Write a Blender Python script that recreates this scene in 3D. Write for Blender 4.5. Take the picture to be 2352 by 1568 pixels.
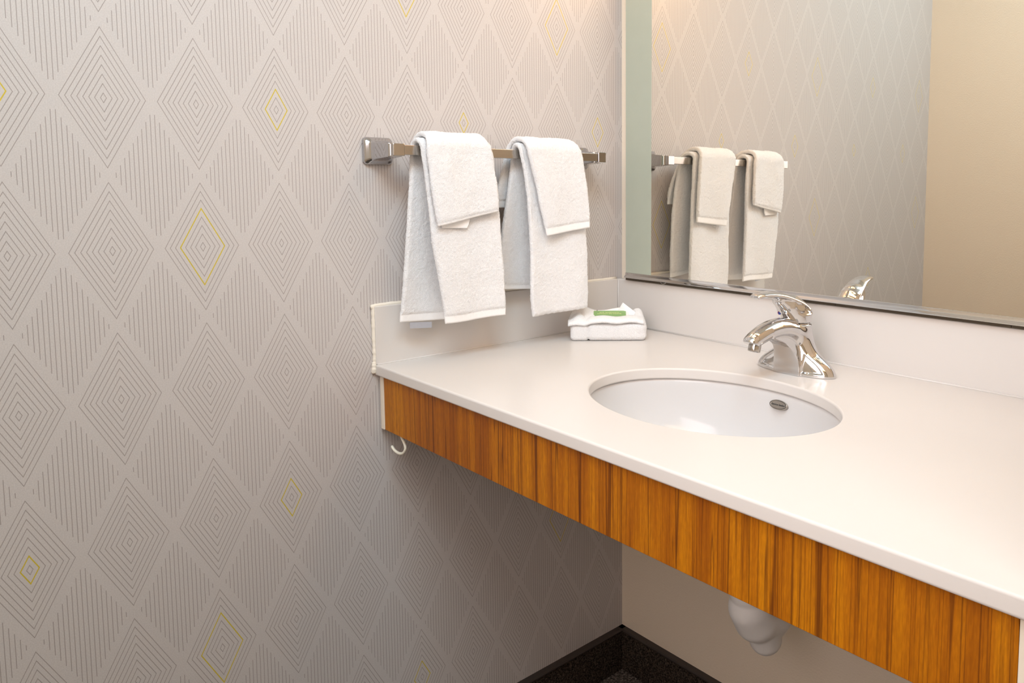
import bpy, math, random
import numpy as np
from mathutils import Vector, Matrix
random.seed(7); RNG = np.random.default_rng(7)
for o in list(bpy.data.objects): bpy.data.objects.remove(o)
SC = bpy.context.scene; COL = SC.collection
R = math.radians

# ------------------------------------------------------------ camera
cd = bpy.data.cameras.new('camera'); cam = bpy.data.objects.new('camera', cd); COL.objects.link(cam)
cam.location = (1.2268, -1.1708, 1.1186)
cam.rotation_euler = (R(84.9696), R(-0.0843), R(45.0876))
cd.sensor_width = 36; cd.lens = 26.6927; cd.shift_x = -0.12364; cd.shift_y = -0.08507
cd.clip_start = 0.02
SC.camera = cam
# ------------------------------------------------------------ world, lights, exposure
w = bpy.data.worlds.new('world'); SC.world = w; w.use_nodes = True
w.node_tree.nodes['Background'].inputs[0].default_value = (0.9, 0.93, 1, 1)
w.node_tree.nodes['Background'].inputs[1].default_value = 0.0
vs = SC.view_settings; vs.view_transform = 'Standard'; vs.look = 'None'; vs.gamma = 1; vs.exposure = 0.0
def area(name, loc, target, sx, sy, power, color):
    l = bpy.data.lights.new(name, 'AREA'); l.shape = 'RECTANGLE'; l.size = sx; l.size_y = sy
    l.energy = power; l.color = color
    o = bpy.data.objects.new(name, l); COL.objects.link(o); o.location = loc
    o.rotation_euler = (Vector(target) - Vector(loc)).to_track_quat('-Z', 'Y').to_euler()
    return o
area('ceiling_light', (0.98, -1.10, 2.33), (0.15, -0.80, 1.15), 1.0, 0.8, 33, (0.60, 0.82, 1.0))
area('bounce_light', (1.5, -1.25, 2.33), (0.1, -0.6, 1.15), 0.9, 0.8, 11.6, (1, 0.66, 0.32))
dl = area('under_counter_fill', (0.98, -1.575, 1.02), (0.62, -0.3, 0.55), 0.75, 1.9, 6.0, (0.96, 0.84, 0.86))  # added fill light for the space under the counter, not a real doorway
dl.data.spread = R(90)
area('vanity_light', (0.62, -0.14, 1.98), (0.58, -0.45, 0.8), 0.75, 0.12, 2.1, (1, 0.58, 0.30))
area('side_lamp_light', (0.078, -0.029, 1.73), (0.078, -1, 1.73), 0.076, 0.24, 1.4, (1, 0.6, 0.28))

# ------------------------------------------------------------ node helpers
class NT:
    def __init__(s, name):
        s.m = bpy.data.materials.new(name); s.m.use_nodes = True
        s.t = s.m.node_tree; s.b = s.t.nodes['Principled BSDF']
    def n(s, typ, **kw):
        nd = s.t.nodes.new(typ)
        for k, v in kw.items(): setattr(nd, k, v)
        return nd
    def put(s, sock, v):
        if hasattr(v, 'is_output') or isinstance(v, bpy.types.NodeSocket): s.t.links.new(v, sock)
        else: sock.default_value = v
    def math(s, op, a, b=0.0, c=None):
        nd = s.n('ShaderNodeMath', operation=op); s.put(nd.inputs[0], a); s.put(nd.inputs[1], b)
        if c is not None: s.put(nd.inputs[2], c)
        return nd.outputs[0]
    def mix(s, f, a, b):
        nd = s.n('ShaderNodeMix', data_type='RGBA'); s.put(nd.inputs[0], f); s.put(nd.inputs[6], a); s.put(nd.inputs[7], b)
        return nd.outputs[2]
    def coord(s, scale=(1, 1, 1)):
        tc = s.n('ShaderNodeTexCoord'); mp = s.n('ShaderNodeMapping'); mp.inputs['Scale'].default_value = scale
        s.t.links.new(tc.outputs['Object'], mp.inputs[0]); return mp.outputs[0]
    def noise(s, scale, detail=4, co=None, rough=0.5):
        nd = s.n('ShaderNodeTexNoise'); nd.inputs['Scale'].default_value = scale
        nd.inputs['Detail'].default_value = detail; nd.inputs['Roughness'].default_value = rough
        s.t.links.new(co if co is not None else s.coord(), nd.inputs['Vector']); return nd.outputs['Fac']
    def ramp(s, f, stops):
        nd = s.n('ShaderNodeValToRGB'); s.t.links.new(f, nd.inputs[0]); e = nd.color_ramp.elements
        while len(e) < len(stops): e.new(0.5)
        for i, (p, c) in enumerate(stops): e[i].position = p; e[i].color = (*c, 1)
        return nd.outputs[0]
    def bump(s, h, strength=0.2, dist=0.001):
        nd = s.n('ShaderNodeBump'); nd.inputs['Strength'].default_value = strength; nd.inputs['Distance'].default_value = dist
        s.t.links.new(h, nd.inputs['Height']); s.t.links.new(nd.outputs[0], s.b.inputs['Normal'])
    def base(s, c):
        s.put(s.b.inputs['Base Color'], (*c, 1) if isinstance(c, tuple) and len(c) == 3 else c)
    def set(s, **kw):
        for k, v in kw.items(): s.b.inputs[k.replace('_', ' ')].default_value = v
        return s
def simple(name, c, rough=0.5, var=0.04, scale=20, metal=0.0, bump=None, **kw):
    t = NT(name); f = t.noise(scale)
    t.base(t.mix(f, (*[x * (1 - var) for x in c], 1), (*[min(1, x * (1 + var)) for x in c], 1)))
    t.set(Roughness=rough, Metallic=metal, **kw)
    if bump: t.bump(t.noise(bump[0], 3), bump[1], bump[2])
    return t.m

M = {}
M['paint'] = simple('painted_wall', (0.90, 0.78, 0.63), 0.75, 0.02, 6, bump=(260, 0.35, 0.0012))
M['ceiling'] = simple('ceiling_paint', (0.8, 0.77, 0.72), 0.9, 0.02, 5, bump=(80, 0.1, 0.001))
M['stone'] = simple('cultured_stone', (0.68, 0.642, 0.605), 0.26, 0.012, 9, Coat_Weight=0.0, Specular_IOR_Level=0.26)
M['porcelain'] = simple('porcelain', (0.685, 0.674, 0.666), 0.13, 0.008, 5, Coat_Weight=0.15, Coat_Roughness=0.06, Specular_IOR_Level=0.35)
M['chrome'] = simple('polished_chrome', (0.66, 0.655, 0.655), 0.045, 0.02, 15, metal=1.0)
M['steel'] = simple('post_chrome', (0.50, 0.50, 0.51), 0.07, 0.03, 30, metal=1.0)
M['dull_chrome'] = simple('worn_chrome', (0.47, 0.445, 0.41), 0.16, 0.06, 60, metal=1.0)
M['caulk'] = simple('cream_caulk', (0.84, 0.78, 0.67), 0.55, 0.04, 90, bump=(300, 0.3, 0.001))
M['filler'] = simple('cream_filler_strip', (0.80, 0.72, 0.60), 0.5, 0.03, 50)
M['dark_trim'] = simple('dark_bronze_strip', (0.06, 0.045, 0.028), 0.35, 0.2, 40, metal=0.3)
M['hook'] = simple('white_plastic', (0.82, 0.78, 0.66), 0.35, 0.02, 40)
M['pipe'] = simple('white_pipe_cover', (0.92, 0.91, 0.90), 0.42, 0.03, 15, bump=(60, 0.08, 0.002))
M['tag'] = simple('grey_satin', (0.42, 0.42, 0.45), 0.5, 0.05, 200)
M['paper'] = simple('white_paper', (0.86, 0.82, 0.79), 0.6, 0.03, 60, bump=(90, 0.3, 0.001))
M['green'] = simple('green_label', (0.24, 0.40, 0.15), 0.45, 0.05, 90)
M['ink'] = simple('dark_ink', (0.04, 0.04, 0.04), 0.5, 0.05, 90)
M['label_text'] = simple('pale_yellow_ink', (0.75, 0.80, 0.35), 0.5, 0.05, 90)
M['blue'] = simple('blue_enamel', (0.01, 0.04, 0.25), 0.2, 0.05, 90)
M['red'] = simple('red_enamel', (0.45, 0.03, 0.02), 0.2, 0.05, 90)
M['badge'] = simple('brushed_badge', (0.42, 0.38, 0.33), 0.3, 0.1, 90, metal=0.8)
M['black'] = simple('black_gap', (0.02, 0.018, 0.015), 0.6, 0.1, 50)
M['wood_raw'] = simple('raw_board', (0.42, 0.30, 0.18), 0.7, 0.15, 25)
M['fitting'] = simple('lamp_housing', (0.7, 0.68, 0.65), 0.4, 0.03, 20)

def terry(name, c):
    t = NT(name); f = t.noise(40, 3)
    co = t.coord((1, 1, 1.9))
    lo = t.noise(620, 2, co, 0.6)
    t.base(t.ramp(lo, [(0.30, tuple(x * 0.88 for x in c)), (0.58, c)]))
    t.set(Roughness=0.95, Sheen_Weight=0.25, Sheen_Roughness=0.6, Specular_IOR_Level=0.15, Subsurface_Weight=0.0)
    t.bump(lo, 0.9, 0.002); return t.m
M['terry'] = terry('white_terry', (0.95, 0.945, 0.945))
def hem():
    t = NT('woven_hem'); t.base(t.mix(t.noise(200, 2), (0.84, 0.83, 0.82, 1), (0.90, 0.89, 0.88, 1))); t.set(Roughness=0.9, Sheen_Weight=0.1)
    t.bump(t.noise(900, 2, t.coord((1, 1, 0.2))), 0.3, 0.0006); return t.m
M['hem'] = hem()

def wood():
    t = NT('teak_laminate')
    def band(scale, zs, det=2, off=0.0, rough=0.5):
        tc = t.n('ShaderNodeTexCoord'); mp = t.n('ShaderNodeMapping'); mp.inputs['Scale'].default_value = (1, 1, zs); mp.inputs['Location'].default_value = (off, 0, off)
        t.t.links.new(tc.outputs['Object'], mp.inputs[0]); return t.noise(scale, det, mp.outputs[0], rough)
    big = band(13, 0.03, 2); mid = band(60, 0.04, 3, 3.1); fine = band(300, 0.06, 4, 7.7, 0.65); sk = band(17, 0.010, 3, 11.3, 0.55); sk2 = band(34, 0.012, 3, 17.9, 0.6)
    c = t.ramp(t.math('ADD', t.math('MULTIPLY', big, 0.5), t.math('MULTIPLY', mid, 0.5)), [(0.36, (0.31, 0.084, 0.002)), (0.48, (0.45, 0.142, 0.002)), (0.60, (0.57, 0.205, 0.003))])
    c = t.mix(t.ramp(fine, [(0.36, (0.38, 0.38, 0.38)), (0.56, (0, 0, 0))]), c, (0.24, 0.06, 0.002, 1))
    def contour(src, lvl, wdt, amt, c, col):
        d = t.math('ABSOLUTE', t.math('SUBTRACT', src, lvl)); mr = t.n('ShaderNodeMapRange'); t.put(mr.inputs[0], d)
        mr.inputs[1].default_value = 0; mr.inputs[2].default_value = wdt; mr.inputs[3].default_value = amt; mr.inputs[4].default_value = 0
        return t.mix(mr.outputs[0], c, (*col, 1))
    dk = (0.085, 0.018, 0.002)
    for src, lvl, wdt, amt in ((sk, 0.44, 0.006, 0.85), (sk, 0.51, 0.005, 0.7), (sk, 0.57, 0.006, 0.85), (sk2, 0.465, 0.006, 0.7), (sk2, 0.545, 0.008, 0.7), (sk2, 0.61, 0.014, 0.45), (sk2, 0.40, 0.014, 0.45)):
        c = contour(src, lvl, wdt, amt, c, dk)
    flecks = band(700, 0.12, 3, 5.0)
    c = t.mix(t.ramp(flecks, [(0.42, (0.22, 0.22, 0.22)), (0.6, (0, 0, 0))]), c, (0.14, 0.035, 0.002, 1))
    t.base(c); t.set(Roughness=0.42, Specular_IOR_Level=0.25); t.bump(fine, 0.05, 0.0005)
    return t.m
M['wood'] = wood()

PY, PQ, Y8, Z0 = 0.110, 0.2043, -0.0721, 0.5161 + 0.72
def wallpaper():
    t = NT('diamond_wallpaper')
    tc = t.n('ShaderNodeTexCoord'); sp = t.n('ShaderNodeSeparateXYZ'); t.t.links.new(tc.outputs['Object'], sp.inputs[0])
    u = t.math('DIVIDE', t.math('SUBTRACT', sp.outputs[1], Y8), PY)
    v = t.math('DIVIDE', t.math('SUBTRACT', Z0, sp.outputs[2]), PQ)      # grows downwards, row 0 at Z0
    ir = t.math('FLOOR', t.math('ADD', u, 0.5)); jr = t.math('FLOOR', t.math('ADD', v, 0.5))
    du = t.math('ABSOLUTE', t.math('SUBTRACT', u, ir)); dv = t.math('ABSOLUTE', t.math('SUBTRACT', v, jr))
    m = t.math('ADD', t.math('MULTIPLY', du, PY / 0.048), t.math('MULTIPLY', dv, PQ / 0.0924))
    kf = t.math('DIVIDE', t.math('SUBTRACT', m, 0.069), 0.133)
    k = t.math('FLOOR', t.math('ADD', kf, 0.5))
    d = t.math('ABSOLUTE', t.math('SUBTRACT', kf, k))
    ok = t.math('MULTIPLY', t.math('LESS_THAN', k, 7.5), t.math('GREATER_THAN', k, -0.5))
    def line(dd, w, soft):       # 1 inside the printed line, soft edge
        mr = t.n('ShaderNodeMapRange', interpolation_type='SMOOTHSTEP'); t.put(mr.inputs[0], dd)
        mr.inputs[1].default_value = w - soft; mr.inputs[2].default_value = w + soft
        mr.inputs[3].default_value = 1; mr.inputs[4].default_value = 0; return mr.outputs[0]
    ring = t.math('MULTIPLY', line(d, 0.072, 0.03), ok)
    us = t.math('SUBTRACT', u, 0.5); vv = t.math('SUBTRACT', v, 0.5)
    du2 = t.math('ABSOLUTE', t.math('SUBTRACT', us, t.math('FLOOR', t.math('ADD', us, 0.5))))
    dv2 = t.math('ABSOLUTE', t.math('SUBTRACT', vv, t.math('FLOOR', t.math('ADD', vv, 0.5))))
    ks = t.math('FLOOR', t.math('DIVIDE', du2, 0.049))
    ds = t.math('ABSOLUTE', t.math('SUBTRACT', du2, t.math('MULTIPLY', t.math('ADD', ks, 0.5), 0.049)))
    st = t.math('MULTIPLY', line(ds, 0.0036, 0.0014), t.math('LESS_THAN', ks, 8.5))
    st = t.math('MULTIPLY', st, t.math('LESS_THAN', dv2, t.math('SUBTRACT', 0.409, t.math('MULTIPLY', ks, 0.049))))
    cid = t.math('ADD', t.math('ADD', t.math('MULTIPLY', t.math('ADD', ir, 8.0), 1000), t.math('MULTIPLY', jr, 10)), k)
    ye = None
    for i, j, kk in [(2,0,2),(5,0,1),(8,0,2),(-1,0,1),(-4,0,2),(-7,0,1),(1,1,4),(7,1,4),(-5,1,4),(4,-1,2),(1,-1,4),(-2,-1,2),(-5,-1,4),(7,-1,4),
                     (-1,3,1),(2,3,2),(1,4,4),(7,4,4),(-5,4,4),(4,5,2),(-2,2,2),(4,2,2),(6,-2,1),(3,-3,4),(-3,-3,2),(0,-4,2)]:
        e = t.n('ShaderNodeMath', operation='COMPARE'); t.put(e.inputs[0], cid); e.inputs[1].default_value = i * 1000 + j * 10 + kk; e.inputs[2].default_value = 0.4
        ye = e.outputs[0] if ye is None else t.math('MAXIMUM', ye, e.outputs[0])
    yring = t.math('MULTIPLY', t.math('MULTIPLY', line(d, 0.125, 0.04), ok), ye)
    n1 = t.noise(650, 3); n2 = t.noise(3, 2)
    bg = t.mix(n1, (0.49, 0.455, 0.435, 1), (0.69, 0.648, 0.626, 1))
    bg = t.mix(t.math('MULTIPLY', n2, 0.12), bg, (0.53, 0.49, 0.47, 1))
    c = t.mix(t.math('MULTIPLY', t.math('MAXIMUM', ring, st), 0.70), bg, (0.225, 0.185, 0.165, 1))
    c = t.mix(t.math('MULTIPLY', yring, 0.95), c, (0.60, 0.46, 0.025, 1))
    t.base(c); t.set(Roughness=0.62, Specular_IOR_Level=0.35); t.bump(n1, 0.22, 0.0008)
    return t.m
M['wallpaper'] = wallpaper()
def carpet_mat(name, a, b, scale):
    t = NT(name); n = t.noise(scale, 4, None, 0.7)
    t.base(t.ramp(n, [(0.42, a), (0.70, b)])); t.set(Roughness=1.0, Specular_IOR_Level=0.1); t.bump(n, 0.9, 0.004); return t.m
M['base_carpet'] = carpet_mat('baseboard_carpet', (0.008, 0.0055, 0.0045), (0.17, 0.13, 0.10), 330)
M['base_cap'] = simple('baseboard_cap', (0.040, 0.029, 0.024), 0.5, 0.15, 60)
M['carpet'] = carpet_mat('floor_carpet', (0.05, 0.04, 0.034), (0.42, 0.36, 0.31), 190)
def mirror_mat():
    t = NT('mirror_silver'); t.base(t.mix(t.noise(3), (0.87, 0.84, 0.77, 1), (0.88, 0.85, 0.785, 1))); t.set(Metallic=1.0, Roughness=0.0); return t.m
M['mirror'] = mirror_mat()
def frost_mat():
    t = NT('backlit_frosted_glass'); n = t.noise(30)
    t.base(t.mix(n, (0.37, 0.41, 0.34, 1), (0.40, 0.44, 0.37, 1))); t.set(Roughness=0.25)
    t.b.inputs['Emission Color'].default_value = (1.0, 0.78, 0.52, 1); t.b.inputs['Emission Strength'].default_value = 0.04
    return t.m
M['frost'] = frost_mat()
def lamp_mat(name, c, s):
    t = NT(name); t.base((0.9, 0.9, 0.9)); t.b.inputs['Emission Color'].default_value = (*c, 1); t.b.inputs['Emission Strength'].default_value = s; return t.m

# ------------------------------------------------------------ mesh helpers
def obj(name, V, F, mat, parent=None, smooth=False, normals=None, mats=None, fmat=None):
    me = bpy.data.meshes.new(name); me.from_pydata([tuple(map(float, v)) for v in V], [], [tuple(map(int, f)) for f in F]); me.update()
    o = bpy.data.objects.new(name, me); COL.objects.link(o)
    for mm in (mats or [mat]): me.materials.append(mm)
    if fmat is not None: me.polygons.foreach_set('material_index', np.asarray(fmat, dtype=np.int32))
    if smooth: me.polygons.foreach_set('use_smooth', [True] * len(me.polygons))
    if normals is not None: me.normals_split_custom_set_from_vertices([tuple(map(float, n)) for n in normals])
    if parent is not None: attach(o, parent)
    return o
def attach(o, p):
    o.parent = p; o.matrix_parent_inverse = Matrix.Translation(p.location).inverted()
def thing(name, label, cat, loc, group=None):
    o = bpy.data.objects.new(name, None); COL.objects.link(o); o.location = loc; o.empty_display_size = 0.05
    return tag(o, label, cat, group)
def tag(o, label, cat, group=None):
    o['label'] = label; o['category'] = cat
    if group: o['group'] = group
    return o
def struct(o): o['kind'] = 'structure'; return o
def boxVF(x0, x1, y0, y1, z0, z1):
    V = [(x, y, z) for x in (x0, x1) for y in (y0, y1) for z in (z0, z1)]
    return V, [(0,1,3,2),(4,6,7,5),(0,4,5,1),(2,3,7,6),(0,2,6,4),(1,5,7,3)]
def box(name, x0, x1, y0, y1, z0, z1, mat, parent=None, bev=0.0, seg=3):
    V, F = boxVF(x0, x1, y0, y1, z0, z1); o = obj(name, V, F, mat, parent)
    if bev: bevel(o, bev, seg)
    return o
def bevel(o, wd, seg=3):
    b = o.modifiers.new('bevel', 'BEVEL'); b.width = wd; b.segments = seg; b.limit_method = 'ANGLE'; b.angle_limit = R(40)
    o.data.polygons.foreach_set('use_smooth', [True] * len(o.data.polygons))
    w_ = o.modifiers.new('wn', 'WEIGHTED_NORMAL'); w_.keep_sharp = False
def loft(rings, cap=True, close=True):
    n = len(rings[0]); V = [p for r in rings for p in r]; F = []
    for i in range(len(rings) - 1):
        for j in range(n if close else n - 1):
            a = i * n + j; b = i * n + (j + 1) % n; F.append((a, b, b + n, a + n))
    if cap: F.append(tuple(range(n))[::-1]); F.append(tuple((len(rings) - 1) * n + j for j in range(n)))
    return V, F
def tubeVF(pts, rad, n=16):
    P = [Vector(p) for p in pts]; rings = []; up = Vector((0, 0, 1)); prev = None
    for i, p in enumerate(P):
        t = (P[min(i + 1, len(P) - 1)] - P[max(i - 1, 0)]).normalized()
        a = prev if prev is not None else (up.cross(t) if abs(t.z) < 0.95 else Vector((1, 0, 0)).cross(t))
        a = (a - t * a.dot(t)).normalized(); prev = a; b = t.cross(a)
        r = rad[i] if hasattr(rad, '__len__') else rad
        rings.append([tuple(p + (a * math.cos(q) + b * math.sin(q)) * r) for q in [2 * math.pi * k / n for k in range(n)]])
    return loft(rings)
def catmull(pts, per=8):
    P = [np.array(p, float) for p in pts]; P = [2 * P[0] - P[1]] + P + [2 * P[-1] - P[-2]]; out = []
    for i in range(1, len(P) - 2):
        for k in range(per):
            t = k / per; a, b, c, d = P[i - 1:i + 3]
            out.append(0.5 * ((2 * b) + (-a + c) * t + (2 * a - 5 * b + 4 * c - d) * t * t + (-a + 3 * b - 3 * c + d) * t ** 3))
    out.append(P[-2]); return out
def interp(tab, x):
    return np.interp(x, [a for a, b in tab], [b for a, b in tab])
def scurve(tab, x):      # smooth interpolation through a table
    xs = np.array([a for a, b in tab], float); ys = np.array([b for a, b in tab], float)
    n = len(xs); m = np.zeros(n); m[1:-1] = (ys[2:] - ys[:-2]) / (xs[2:] - xs[:-2]); m[0] = (ys[1] - ys[0]) / (xs[1] - xs[0]); m[-1] = (ys[-1] - ys[-2]) / (xs[-1] - xs[-2])
    x = np.clip(x, xs[0], xs[-1]); i = np.clip(np.searchsorted(xs, x, 'right') - 1, 0, n - 2); h = xs[i + 1] - xs[i]; t = (x - xs[i]) / h
    return (2*t**3-3*t**2+1)*ys[i] + (t**3-2*t**2+t)*h*m[i] + (-2*t**3+3*t**2)*ys[i+1] + (t**3-t**2)*h*m[i+1]

def text_mesh(name, s, size, mat, mtx, parent, depth=0.0002, sx=1.0):
    c = bpy.data.curves.new(name, 'FONT'); c.body = s; c.size = size; c.align_x = 'CENTER'; c.align_y = 'CENTER'; c.extrude = depth
    o = bpy.data.objects.new(name, c); COL.objects.link(o)
    dg = bpy.context.evaluated_depsgraph_get(); me = bpy.data.meshes.new_from_object(o.evaluated_get(dg))
    bpy.data.objects.remove(o); me.transform(mtx @ Matrix.Diagonal((sx, 1, 1, 1))); me.materials.clear(); me.materials.append(mat)
    q = bpy.data.objects.new(name, me); COL.objects.link(q)
    if parent is not None: attach(q, parent)
    return q

# surface nets on a signed distance function
def sdf_mesh(f, lo, hi, h):
    ax = [np.arange(lo[i], hi[i] + h, h) for i in range(3)]
    X, Y, Z = np.meshgrid(*ax, indexing='ij'); D = f(X, Y, Z); s = D < 0
    nx, ny, nz = D.shape
    cs = np.zeros((nx - 1, ny - 1, nz - 1)); 
    acc = np.zeros((nx - 1, ny - 1, nz - 1, 3)); cnt = np.zeros((nx - 1, ny - 1, nz - 1))
    sl = lambda o, n: slice(o, n - 1 + o)
    for axis in range(3):
        oth = [a for a in range(3) if a != axis]
        for o1 in (0, 1):
            for o2 in (0, 1):
                off = [0, 0, 0]; off[oth[0]] = o1; off[oth[1]] = o2; of2 = list(off); of2[axis] = 1
                A = D[sl(off[0], nx), sl(off[1], ny), sl(off[2], nz)]; B = D[sl(of2[0], nx), sl(of2[1], ny), sl(of2[2], nz)]
                cr = (A < 0) != (B < 0); t = np.where(cr, A / np.where(cr, A - B, 1), 0)
                for a in range(3): acc[..., a] += np.where(cr, (t if a == axis else off[a]), 0)
                cnt += cr
    act = cnt > 0; idx = -np.ones(act.shape, int); idx[act] = np.arange(act.sum())
    g = np.argwhere(act); P = (acc[act] / cnt[act][:, None] + g) * h + np.array(lo)
    F = []
    for axis in range(3):
        oth = [a for a in range(3) if a != axis]
        a0 = [slice(1, -1)] * 3; a0[axis] = slice(0, D.shape[axis] - 1); b0 = list(a0); b0[axis] = slice(1, D.shape[axis])
        ch = s[tuple(a0)] != s[tuple(b0)]; e = np.argwhere(ch); ins = s[tuple(a0)][ch]
        for q in oth: e[:, q] += 1
        def cell(d1, d2):
            c = e.copy(); c[:, oth[0]] -= d1; c[:, oth[1]] -= d2; return idx[c[:, 0], c[:, 1], c[:, 2]]
        q = np.stack([cell(1, 1), cell(0, 1), cell(0, 0), cell(1, 0)], 1)
        flip = ins if axis != 1 else ~ins
        q[~flip] = q[~flip][:, ::-1]; F.append(q)
    F = np.concatenate(F); ee = h * 0.25
    def grad(P):
        x, y, z = P.T
        return np.stack([f(x + ee, y, z) - f(x - ee, y, z), f(x, y + ee, z) - f(x, y - ee, z), f(x, y, z + ee) - f(x, y, z - ee)], 1) / (2 * ee)
    for _ in range(4):
        G = grad(P); d = f(*P.T); stp = d / np.maximum((G ** 2).sum(1), 0.05); stp = np.clip(stp, -h * .5, h * .5); P = P - G * stp[:, None]
    ee = h * 1.1; G = grad(P); N = G / np.maximum(np.linalg.norm(G, axis=1), 1e-9)[:, None]
    return P, F, N
def smin(a, b, k):
    h = np.clip(0.5 + 0.5 * (b - a) / k, 0, 1); return b * (1 - h) + a * h - k * h * (1 - h)
def smax(a, b, k): return -smin(-a, -b, k)
def chain(X, Y, Z, pts, sx=1.0):     # round cone chain: pts (x,y,z,r); x squashed by sx
    best = None
    for (x0, y0, z0, r0), (x1, y1, z1, r1) in zip(pts[:-1], pts[1:]):
        dx, dy, dz = (x1 - x0) / sx, y1 - y0, z1 - z0; L = dx * dx + dy * dy + dz * dz
        t = np.clip((((X - x0) / sx) * dx + (Y - y0) * dy + (Z - z0) * dz) / L, 0, 1)
        d = np.sqrt(((X - x0) / sx - dx * t) ** 2 + (Y - y0 - dy * t) ** 2 + (Z - z0 - dz * t) ** 2) - (r0 + (r1 - r0) * t)
        best = d if best is None else np.minimum(best, d)
    return best
def rbox(X, Y, Z, c, hs, r):
    q = [np.abs(a - b) - (s_ - r) for a, b, s_ in zip((X, Y, Z), c, hs)]
    return np.sqrt(sum(np.maximum(a, 0) ** 2 for a in q)) + np.minimum(np.maximum(np.maximum(q[0], q[1]), q[2]), 0) - r

# ------------------------------------------------------------ room
CT = 0.816; WR = 1.062; YR = -1.585; XR = 2.5; HC = 2.4
struct(box('wall_left', -0.1, 0.0, YR, 0.0, 0.0, HC, M['wallpaper']))
struct(box('wall_back', -0.1, XR, 0.0, 0.1, 0.0, HC, M['paint']))
struct(box('wall_rear', -0.1, XR, YR - 0.1, YR, 0.0, HC, M['paint']))
struct(box('wall_far_right', XR, XR + 0.1, YR - 0.1, 0.1, 0.0, HC, M['paint']))
struct(box('wall_right', WR, WR + 0.12, -0.575, 0.0, 0.0, HC, M['paint']))
struct(box('floor', -0.1, XR + 0.1, YR - 0.1, 0.1, -0.05, 0.0, M['carpet']))
struct(box('ceiling', -0.1, XR + 0.1, YR - 0.1, 0.1, HC, HC + 0.05, M['ceiling']))
dt = boxVF(0.56, 0.60, YR, YR + 0.02, 0.0, 2.04); e2 = boxVF(1.36, 1.40, YR, YR + 0.02, 0.0, 2.04); e3 = boxVF(0.56, 1.40, YR, YR + 0.02, 2.04, 2.09)
tv = dt[0] + e2[0] + e3[0]; tf = dt[1] + [tuple(i + 8 for i in f) for f in e2[1]] + [tuple(i + 16 for i in f) for f in e3[1]]
struct(obj('fill_frame_1', tv, tf, M['fitting']))  # made-up frame on the unseen rear wall, built around the added fill light
BH = 0.1005
def baseboard(name, pts):
    # profile: carpeted strip with a thin rounded top lip
    prof = [(0.0, 0.0), (0.011, 0.0), (0.011, BH - 0.0085), (0.0095, BH - 0.0075), (0.0145, BH - 0.0065), (0.0155, BH - 0.003), (0.013, BH), (0.0, BH)]
    (x0, y0), (x1, y1), (nx, ny) = pts
    V, F = loft([[(x + nx * a, y + ny * a, z) for a, z in prof] for (x, y) in ((x0, y0), (x1, y1))])
    return struct(obj(name, V, F, None, mats=[M['base_carpet'], M['base_cap']], fmat=[0, 0, 0, 1, 1, 1, 1, 0, 0, 0]))
baseboard('baseboard_left', ((0, YR), (0, 0), (1, 0)))
baseboard('baseboard_back', ((WR, 0), (0.0, 0), (0, -1)))

# ------------------------------------------------------------ vanity counter
t = thing('vanity_counter', 'cream stone vanity counter with oval cutout, low splashes and orange teak fascia', 'counter', (0.53, -0.3, 0.70))
YF = -0.5877; TH = 0.0183; SX, SY, SA, SB = 0.5335, -0.337, 0.2004, 0.1466
def slab():
    N = 160; x0, x1, y0, y1 = 0.0005, WR - 0.0005, YF, -0.0005
    inn = []; out = []
    ang = sorted([2 * math.pi * k / N for k in range(N)])
    corners = [math.atan2(yy - SY, xx - SX) % (2 * math.pi) for xx, yy in ((x1, y1), (x0, y1), (x0, y0), (x1, y0))]
    for c, a in enumerate(corners):
        j = min(range(len(ang)), key=lambda q: abs(ang[q] - a)); ang[j] = a
    for a in ang:
        c, s = math.cos(a), math.sin(a); r = 1 / math.sqrt((c / SA) ** 2 + (s / SB) ** 2); inn.append((SX + c * r, SY + s * r))
        tt = min(((x1 - SX) / c if c > 1e-9 else 9), ((x0 - SX) / c if c < -1e-9 else 9), ((y1 - SY) / s if s > 1e-9 else 9), ((y0 - SY) / s if s < -1e-9 else 9))
        out.append((SX + c * tt, SY + s * tt))
    V = [(x, y, CT) for x, y in inn] + [(x, y, CT) for x, y in out] + [(x, y, CT - TH) for x, y in inn] + [(x, y, CT - TH) for x, y in out]
    F = []
    for i in range(N):
        j = (i + 1) % N
        F += [(i, N + i, N + j, j), (2 * N + i, 2 * N + j, 3 * N + j, 3 * N + i), (i, j, 2 * N + j, 2 * N + i), (N + i, 3 * N + i, 3 * N + j, N + j)]
    o = obj('countertop', V, F, M['stone'], t); bevel(o, 0.0032, 4); return o
slab()
# fascia board with a shadow gap above it
box('fascia', 0.0158, 1.0425, -0.5787, -0.5600, 0.7027, CT - TH - 0.0007, M['wood'], t, 0.0008, 2)
for xx in ((0.004, 0.0154), (1.0430, 1.0615)):
    box('filler_strip', xx[0], xx[1], -0.5800, -0.5600, 0.7027, CT - TH - 0.0007, M['filler'], t, 0.0008, 2)
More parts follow.
